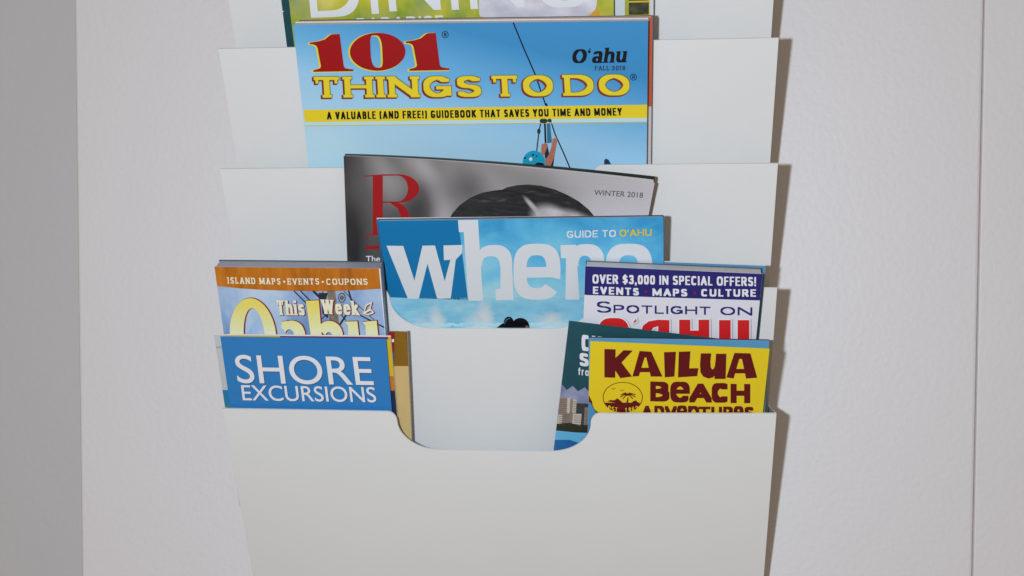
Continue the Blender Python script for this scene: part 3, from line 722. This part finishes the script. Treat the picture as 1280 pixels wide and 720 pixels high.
Oi = [at_o(x_+ (y_-500)*.08, y_) for x_, y_ in [(312+60*math.cos(math.radians(k)), 505-164*math.sin(math.radians(k))) for k in range(188, -10, -7)]]
ao = [at_o(x_, y_) for x_, y_ in [(525+72*math.cos(math.radians(k)), 480-68*math.sin(math.radians(k))) for k in range(150, -20, -8)]]
ai = [at_o(x_, y_) for x_, y_ in [(512+26*math.cos(math.radians(k)), 496-34*math.sin(math.radians(k))) for k in range(150, -20, -8)]]
ho = [at_o(x_, y_) for x_, y_ in [(740+78*math.cos(math.radians(k)), 500-86*math.sin(math.radians(k))) for k in range(150, -10, -8)]]
hi = [at_o(x_, y_) for x_, y_ in [(738+24*math.cos(math.radians(k)), 512-34*math.sin(math.radians(k))) for k in range(150, -10, -8)]]
oa = band(Oo, Oi) + band(ao, ai) + [qs((468,420),(500,412),(500,450),(470,462)), qs((570,470),(600,470),(606,540),(574,540))] + band(ho, hi) + \
     [qs((606,300),(680,296),(700,540),(640,540)), qs((826,418),(900,416),(914,540),(850,540),(846,440)), qs((928,420),(1010,412),(1024,540),(950,540),(946,440))]
t.add(shift(fat(oa, .7), .9, 0), dred_i, 4); t.add(oa, creamy, 6)
kw = dict(tx=.18, ty=.12, gap=.10, slab=.05, slabh=.08, lean=.1, G=G20)
tk = lambda **k: text('This', 347.5, 393, 381.5, 393.6, 18.5, **kw, **k) + text('Week', 403.5, 391.5, 449.5, 393.5, 18, **kw, **k)
leafs = line([(455,391),(458,381),(464.5,377.5),(463,385),(455,391),(464,386.5),(467,390),(461,392.5),(454.5,391)], 1.5)
t.add(shift(fat(tk(), .3) + fat(leafs, .3), 1.0, .7), dred_i, 7); t.add(tk() + leafs, cream_i, 8).build()

mg = Mag('leaflet', 'folded pale grey leaflet poking out left of the blue excursions brochure', 'leaflet', 5, .56, .45,
    (267.5, 419.5), (420, 421), .0018, I('pale_grey_leaflet', 186,190,190), low=-.075)
a = mg.art('grey_band'); a.add([[(266,433),(300,433),(300,435),(266,435)]], I('leaflet_grey_mark', 158,162,164), 1).build()
a = mg.art('teal_panel')
a.add([[(270,487.5),(320,487),(320,530),(270,530)]], I('leaflet_teal', 30,122,158), 1).build()
mg = Mag('booklet', 'brown and tan booklet standing right of the blue excursions brochure', 'booklet', 5, .60, .46,
    (487.6, 413.8), (508.6, 414.6), .0016, I('brown_cover', 128,92,24, vary=.12, scale=200), low=-.085)
a = mg.art('cover_panel'); a.add([[(480,457.5),(540,457.5),(540,560),(480,560)]], I('tan_panel', 196,172,116, vary=.05), 1)
a.add([[(506.8,405),(514,405),(528.5,560),(519.4,560)]], I('brown_edge_shade', 92,76,40), 2).build()  # shade down the booklet's right side, painted as a darker brown strip
mg = Mag('leaflet', 'maroon edged leaflet sandwiched between the brown booklet and yellow edged brochure', 'leaflet', 5, .66, .45,
    (484.5, 414.6), (493, 415.5), .001, I('slate_leaflet', 70,84,120, vary=.15, scale=150), low=-.08)
a = mg.art('cover_panel'); a.add([[(480,405),(500,405),(503,440),(480,440)]], I('maroon_edge', 130,26,34), 1).build()
a = mg.art('white_dot'); a.add([ell(491.6,425.6,2,2.1,12)], white_i, 2).build()
mg = Mag('brochure', 'yellow and purple edged brochure right behind the blue excursions brochure', 'brochure', 5, .74, .44,
    (281, 419.3), (488, 421.2), .0018, I('yellow_cover', 206,176,40), low=-.08, pages=I('cream_pages', 216,206,190))
a = mg.art('cover_band'); a.add([[(350,415),(484.5,417),(485.5,424),(350,422)]], I('purple_band', 92,44,120), 1).add([[(480,470),(500,470),(500,488),(480,488)]], I('orange_corner', 190,116,44), 1)
a.add([[(480,488),(502,488),(506,540),(480,540)]], I('dark_slate_corner', 34,44,72), 1).build()
mg = Mag('brochure', 'plain blue excursions brochure with white capitals in front on the left', 'brochure', 5, .86, .44,
    (275.3, 420.6), (482.6, 423.8), .0012, I('excursions_blue', 44,118,178, vary=.03, scale=40), low=-.08)
t = mg.art('title')
sh = lambda **k: soft_text('SHORE', 297.5, 478.2, 467.4, 481.0, 34.8, lean=.13, bold=.012, **k)
ex = lambda **k: soft_text('EXCURSIONS', 303.8, 500.0, 470.8, 502.6, 18.8, lean=.13, bold=.015, **k)
t.add(sh(dx=.8, dy=.9) + ex(dx=.6, dy=.7), I('blue_letter_shadow', 22,66,104), 1); t.add(sh() + ex(), white_i, 2).build()

# ---- lowest pocket, right
mg = Mag('booklet', 'blue booklet edge peeking out above the white offers booklet on the right', 'booklet', 5, .05, .44,
    (800, 326.5), (957, 332.5), .0014, I('sky_blue_sheet', 84,140,178), low=-.08)
mg = Mag('booklet', 'white offers booklet with a navy band and cut off red title', 'booklet', 5, .46, .45,
    (731.6, 332.5), (953.2, 342.2), .0075, I('offers_white', 206,207,214, vary=.012), low=-.08, pages=I('pale_page_stack', 176,178,178, vary=.22, scale=900), back=I('grey_back', 70,72,78))
b = mg.art('cover_band')
b.add([[(728,325),(960,330),(960,377),(953.5,375.6),(733.5,368.7),(728,368)]], navy_i, 1)
b.add(text('OVER $3,000 IN SPECIAL OFFERS!', 740.6, 354.2, 945, 357.6, 11.4, tx=.195, ty=.15, gap=.12, space=.36), white_i, 2)
b.add(text('EVENTS', 741.2, 367.2, 798.5, 369.2, 9.3, tx=.27, ty=.19, gap=.26), white_i, 2)
b.add(text('MAPS', 815.6, 369.6, 859, 370.4, 9.3, tx=.27, ty=.19, gap=.26), white_i, 2)
b.add(text('CULTURE', 876.5, 370.4, 945, 370.8, 9.3, tx=.27, ty=.19, gap=.26), white_i, 2)
b.add([ell(807.2,364.4,1.9,1.9,12), ell(868.3,366,1.9,1.9,12)], I('purple_red_dot', 120,24,66), 2).build()
t = mg.art('title')
t.add(text('SPOTLIGHT', 745.5, 390.6, 888, 393.4, 14.2, tx=.20, ty=.125, gap=.20, small=.72, G=G20) + text('ON', 900.5, 393.6, 940.4, 394.4, 10.4, tx=.24, ty=.15, gap=.3, G=G20), navy_i, 2)
def at_s(x, y): return (690 + x/4.129, 310 + y/4.129)
qk = lambda *pp: [at_s(*k) for k in pp]
ro = [at_s(*k) for k in arc(318, 475, 84, -116, 180, 0, 22, 3.0)]; ri = [at_s(*k) for k in arc(318, 485, 26, -66, 180, 0, 22, 3.0)]
a0 = [at_s(*k) for k in arc(545, 470, 90, 100, 180, 90, 10, 2.6)] + [at_s(606, 370)]
red = band(ro, ri) + [qk((418,384),(434,362),(436,378),(426,384)), qk((548,368),(606,370),(606,520),(548,520)), qk((456,520),(456,440),(470,398),(500,376),(548,368),(548,402),(522,410),(512,430),(512,520)), qk((505,448),(560,448),(560,480),(505,480)),
     qk((656,368),(714,368),(714,520),(656,520)), qk((756,368),(812,368),(812,520),(756,520)), qk((700,424),(770,424),(770,466),(700,466)),
     qk((862,370),(922,370),(922,520),(862,520)), qk((958,370),(1018,370),(1018,520),(958,520))]
t.add(shift(fat(red, 2.0), .9, .6), I('grey_letter_outline', 168,170,178), 3); t.add(fat(red, 1.5), white_i, 4); t.add(red, I('bright_red_ink', 194,30,34), 5).build()

mg = Mag('brochure', 'dark teal tour brochure with a hotel skyline photo, leaning to the right', 'brochure', 5, .60, .44,
    (711.2, 401.0), (905, 424.2), .0011, I('teal_brochure', 28,72,82, vary=.22, scale=70), low=-.09)
p = mg.art('photo')
zg = [(690,488)] + [(702,480),(708.5,487.4),(716,482),(722.5,489.0),(731,484),(738,491.6),(746,487),(754,494),(762,490)] + [(762,600),(690,600)]
p.add([[(690,480)] + zg[1:-2] + [(762,512),(690,506)]], picture('haze_sky', lambda nt, uv: n_ramp(nt, n_noise(nt, uv, 6, 3, .5, sy=2), ((.35, hx(110,116,150)), (.7, hx(146,150,176))))), 1)
p.add([[(690,502),(762,506),(762,550),(690,545)]], I('mountain_print', 54,58,60, vary=.35, scale=300), 2)
wl_ = []
for (xa, ya, xb, yb, st_) in ((698.5,499,709.5,531,2.6), (704,518,714,531,2.4), (717,519,726,530,2.6), (730.5,511,735.5,531,2.2), (716.8,501,720.5,515,2.2)):
    y_ = ya
    while y_ < yb: wl_.append([(xa,y_),(xb,y_+.2),(xb,y_+.9),(xa,y_+.7)]); y_ += st_
p.add(wl_, I('window_row_print', 104,94,88, vary=.3, scale=600), 5)
bd = I('hotel_print', 184,176,164, vary=.1, scale=300); bs = I('hotel_side_print', 134,118,106, vary=.2, scale=400)
p.add([[(699,497),(710,496.5),(709,532),(696,532)], [(713,499),(717,499),(716,516),(711,516)], [(703.5,516),(716,516.5),(714.5,532),(702,531)], [(731,509),(737,509),(736,532),(729.5,532)]], bs, 3)
p.add([[(709,496.5),(713,496.8),(712,516),(708,516)], [(716.5,498.5),(721,499),(720,516),(715.5,516)], [(698,517),(703,518),(702,532),(696,531)], [(716.2,516.5),(727,517),(726,531),(715,530.6)], [(736,507),(738.8,507),(738,531),(735,531)]], bd, 4)
p.add([[(690,530),(700,529),(712,528),(724,531),(740,530),(752,532),(752,546),(690,540)]], I('tree_print', 44,46,32, vary=.6, scale=500), 5)
p.add([[(690,537),(720,540),(752,541),(752,556),(690,551)]], I('lagoon_print', 96,168,204, vary=.08, scale=120), 6)
p.add([[(690,549),(712,549),(724,553),(752,556),(752,600),(690,600)]], I('deep_water_print', 36,96,150, vary=.1, scale=120), 7).build()
t = mg.art('title')
t.add(text('CIRCLE', 727, 438, 792, 445, 20, tx=.22, ty=.16, gap=.16), white_i, 2)
t.add(text('SAIL', 724.3, 457.0, 770, 462, 16.4, tx=.24, ty=.18, gap=.14), white_i, 2)
t.add(text('from', 722.8, 468.4, 745, 470.8, 9.2, tx=.15, ty=.13, gap=.16, G=G20), white_i, 2).build()
mg = Mag('brochure', 'dark edged brochure with a light blue top strip right behind the yellow beach brochure', 'brochure', 5, .74, .45,
    (735.5, 422.6), (961.6, 426.0), .0016, I('light_blue_cover', 82,146,186, vary=.08, scale=60), low=-.085, back=I('dark_back', 34,40,50))
mg = Mag('brochure', 'yellow beach adventures brochure with maroon lettering in front on the right', 'brochure', 5, .86, .51,
    (737.8, 426.6), (962.0, 436.0), .0010, I('bright_yellow_cover', 214,190,32, vary=.04, scale=30), low=-.085, pivot=.016)
b = mg.art('cover_corner')
cr = [(739,470),(740.3,502)] + [(753.2+13*math.cos(math.radians(k)), 502+14.5*math.sin(math.radians(k))) for k in range(180, 90, -9)] + [(753,517),(753,560),(738,560)]
b.add([[(736,494),(740.2,502)] + cr[2:12] + [(753,530),(736,530)]], maroon_i, 1)
b.add([[(724,500),(738.2,503),(741,509),(744.5,514.5),(749,519),(754,522),(754,560),(724,560)]], I('corner_blue', 70,136,176), 2).build()
t = mg.art('title')
def at_k(x, y): return (680 + x/4, 390 + y/4)
k_ = lambda *pp: [at_k(*c) for c in pp]
P = [k_((302,184),(358,186),(356,328),(302,326)), k_((350,236),(398,190),(444,192),(386,254),(352,268)), k_((352,258),(386,250),(440,322),(382,330),(350,282))]
P += [k_((478,194),(512,198),(474,320),(442,322)), k_((504,196),(536,198),(592,322),(534,322)), k_((482,278),(534,278),(540,300),(474,300)), k_((478,194),(536,198),(518,226),(496,226))]
P += [k_((600,200),(660,198),(652,322),(604,326)), k_((674,198),(732,196),(726,284),(670,326)), k_((678,282),(772,280),(766,320),(670,326))]
uo = [at_k(*c) for c in [(784,206),(780,262),(782,300),(796,322),(822,332),(846,326),(862,306)]]; ui = [at_k(*c) for c in [(836,206),(832,250),(834,276),(840,286),(848,284),(854,270),(858,240)]]
P += band(uo, ui) + [k_((860,208),(912,208),(908,334),(852,334))]
P += [k_((952,204),(984,206),(948,332),(912,326)), k_((984,206),(1032,206),(1066,328),(1010,332)), k_((950,284),(1008,284),(1012,306),(944,306)), k_((952,204),(1032,206),(1002,234),(970,234))]
t.add(P, maroon_i, 2)
kw = dict(ty=.25, gap=.09)
t.add(frame(glyph('B',0,24,24.8,7.0,5.4), 812.8,501.4, 836.8,502, 0) + frame(glyph('e',0,24.5,34,6.8,5.4), 837.8,502.8, 862,503, 0) + frame(glyph('A',0,28,23.6,6.6,5.4), 861.6,502.8, 889.6,503, 0)
   + frame(glyph('C',0,22,24.6,7.2,6.2), 889.6,503.2, 911.6,503.2, 0) + frame(glyph('H',0,24.6,24,7.6,6.4), 913.2,503.6, 937.8,503.8, 0), maroon_i, 2)
adv = [('A',801.8,815.8,16.2),('D',818,830.4,16.4),('V',831,846,16.2),('e',846,859,22.6),('n',860,874,22),('T',873,888,16),('U',889,902.6,16),('R',904,916.5,16.4),('e',917,929.5,22.6),('S',930.4,942.6,16.4)]
for ch, xa, xb, hh in adv:
    yb = 523.2 + (xa-801)*.012
    t.add(frame(glyph(ch, 0, xb-xa, hh, 4.0, 3.3), xa, yb, xb, yb+.1, 0), maroon_i, 2)
t.build()
e_ = mg.art('emblem')
eo = ell(778.4, 496.6, 25, 19.2, 48); ei = ell(778.4, 496.6, 24.1, 18.4, 48)
e_.add(ring(eo, ei), maroon_i, 2)
low = [(778.4+24.6*math.cos(math.radians(k)), 496.6+18.8*math.sin(math.radians(k))) for k in range(20, 161, 7)]
brim = [(801.5 - 46.3*k/(len(low)-1), 503.2 + 3.4*math.sin(math.pi*k/(len(low)-1))) for k in range(len(low))]
e_.add(band(low, brim), maroon_i, 3)
e_.add([[(759,501.6),(763,499.8),(768,500.2),(771.6,497.6),(774,499.4),(777.4,502.2),(778.8,504.6),(770,503.2)], [(788,504.8),(791.5,501.2),(795,500.4),(798,503.2),(793,504.6)], [(780.2,507.5),(783.5,501.2),(784.6,496),(785.6,496),(785.4,501.4),(783.2,507.5)]], maroon_i, 2)
for a_, L_ in ((200,9),(172,9.5),(225,8),(-20,9.5),(8,9),(-50,7),(-90,5.5),(40,7.5),(140,8)):
    x1, y1 = 784.9+L_*math.cos(math.radians(a_)), 494+L_*.62*math.sin(math.radians(a_))
    e_.add(line([(784.9,493.8),((784.9+x1)/2,(493.8+y1)/2-1.2),(x1,y1+1.2)], 1.15), maroon_i, 2)
e_.add(line([(764.5,485),(766.5,486.6),(769.3,484.8)], .6) + line([(775.2,487.3),(777,488),(780,487.2)], .6), maroon_i, 2)
est = []
for k, ch in enumerate(('e','S','T','.',' ','1','9','6','2')):
    if ch == ' ': continue
    x = 760.4 + k*4.25; y = 512.6 + 2.9*(1-((x-778)/18)**2)
    est += frame(glyph(ch, 0, 1.2 if ch == '.' else (1.8 if ch == '1' else 2.9), 8.4 if ch == 'e' else 6.0, .85, .75), x, y, x+3, y+.0-(x-776)*.012, 0)
e_.add(est, yel_i, 4).build()
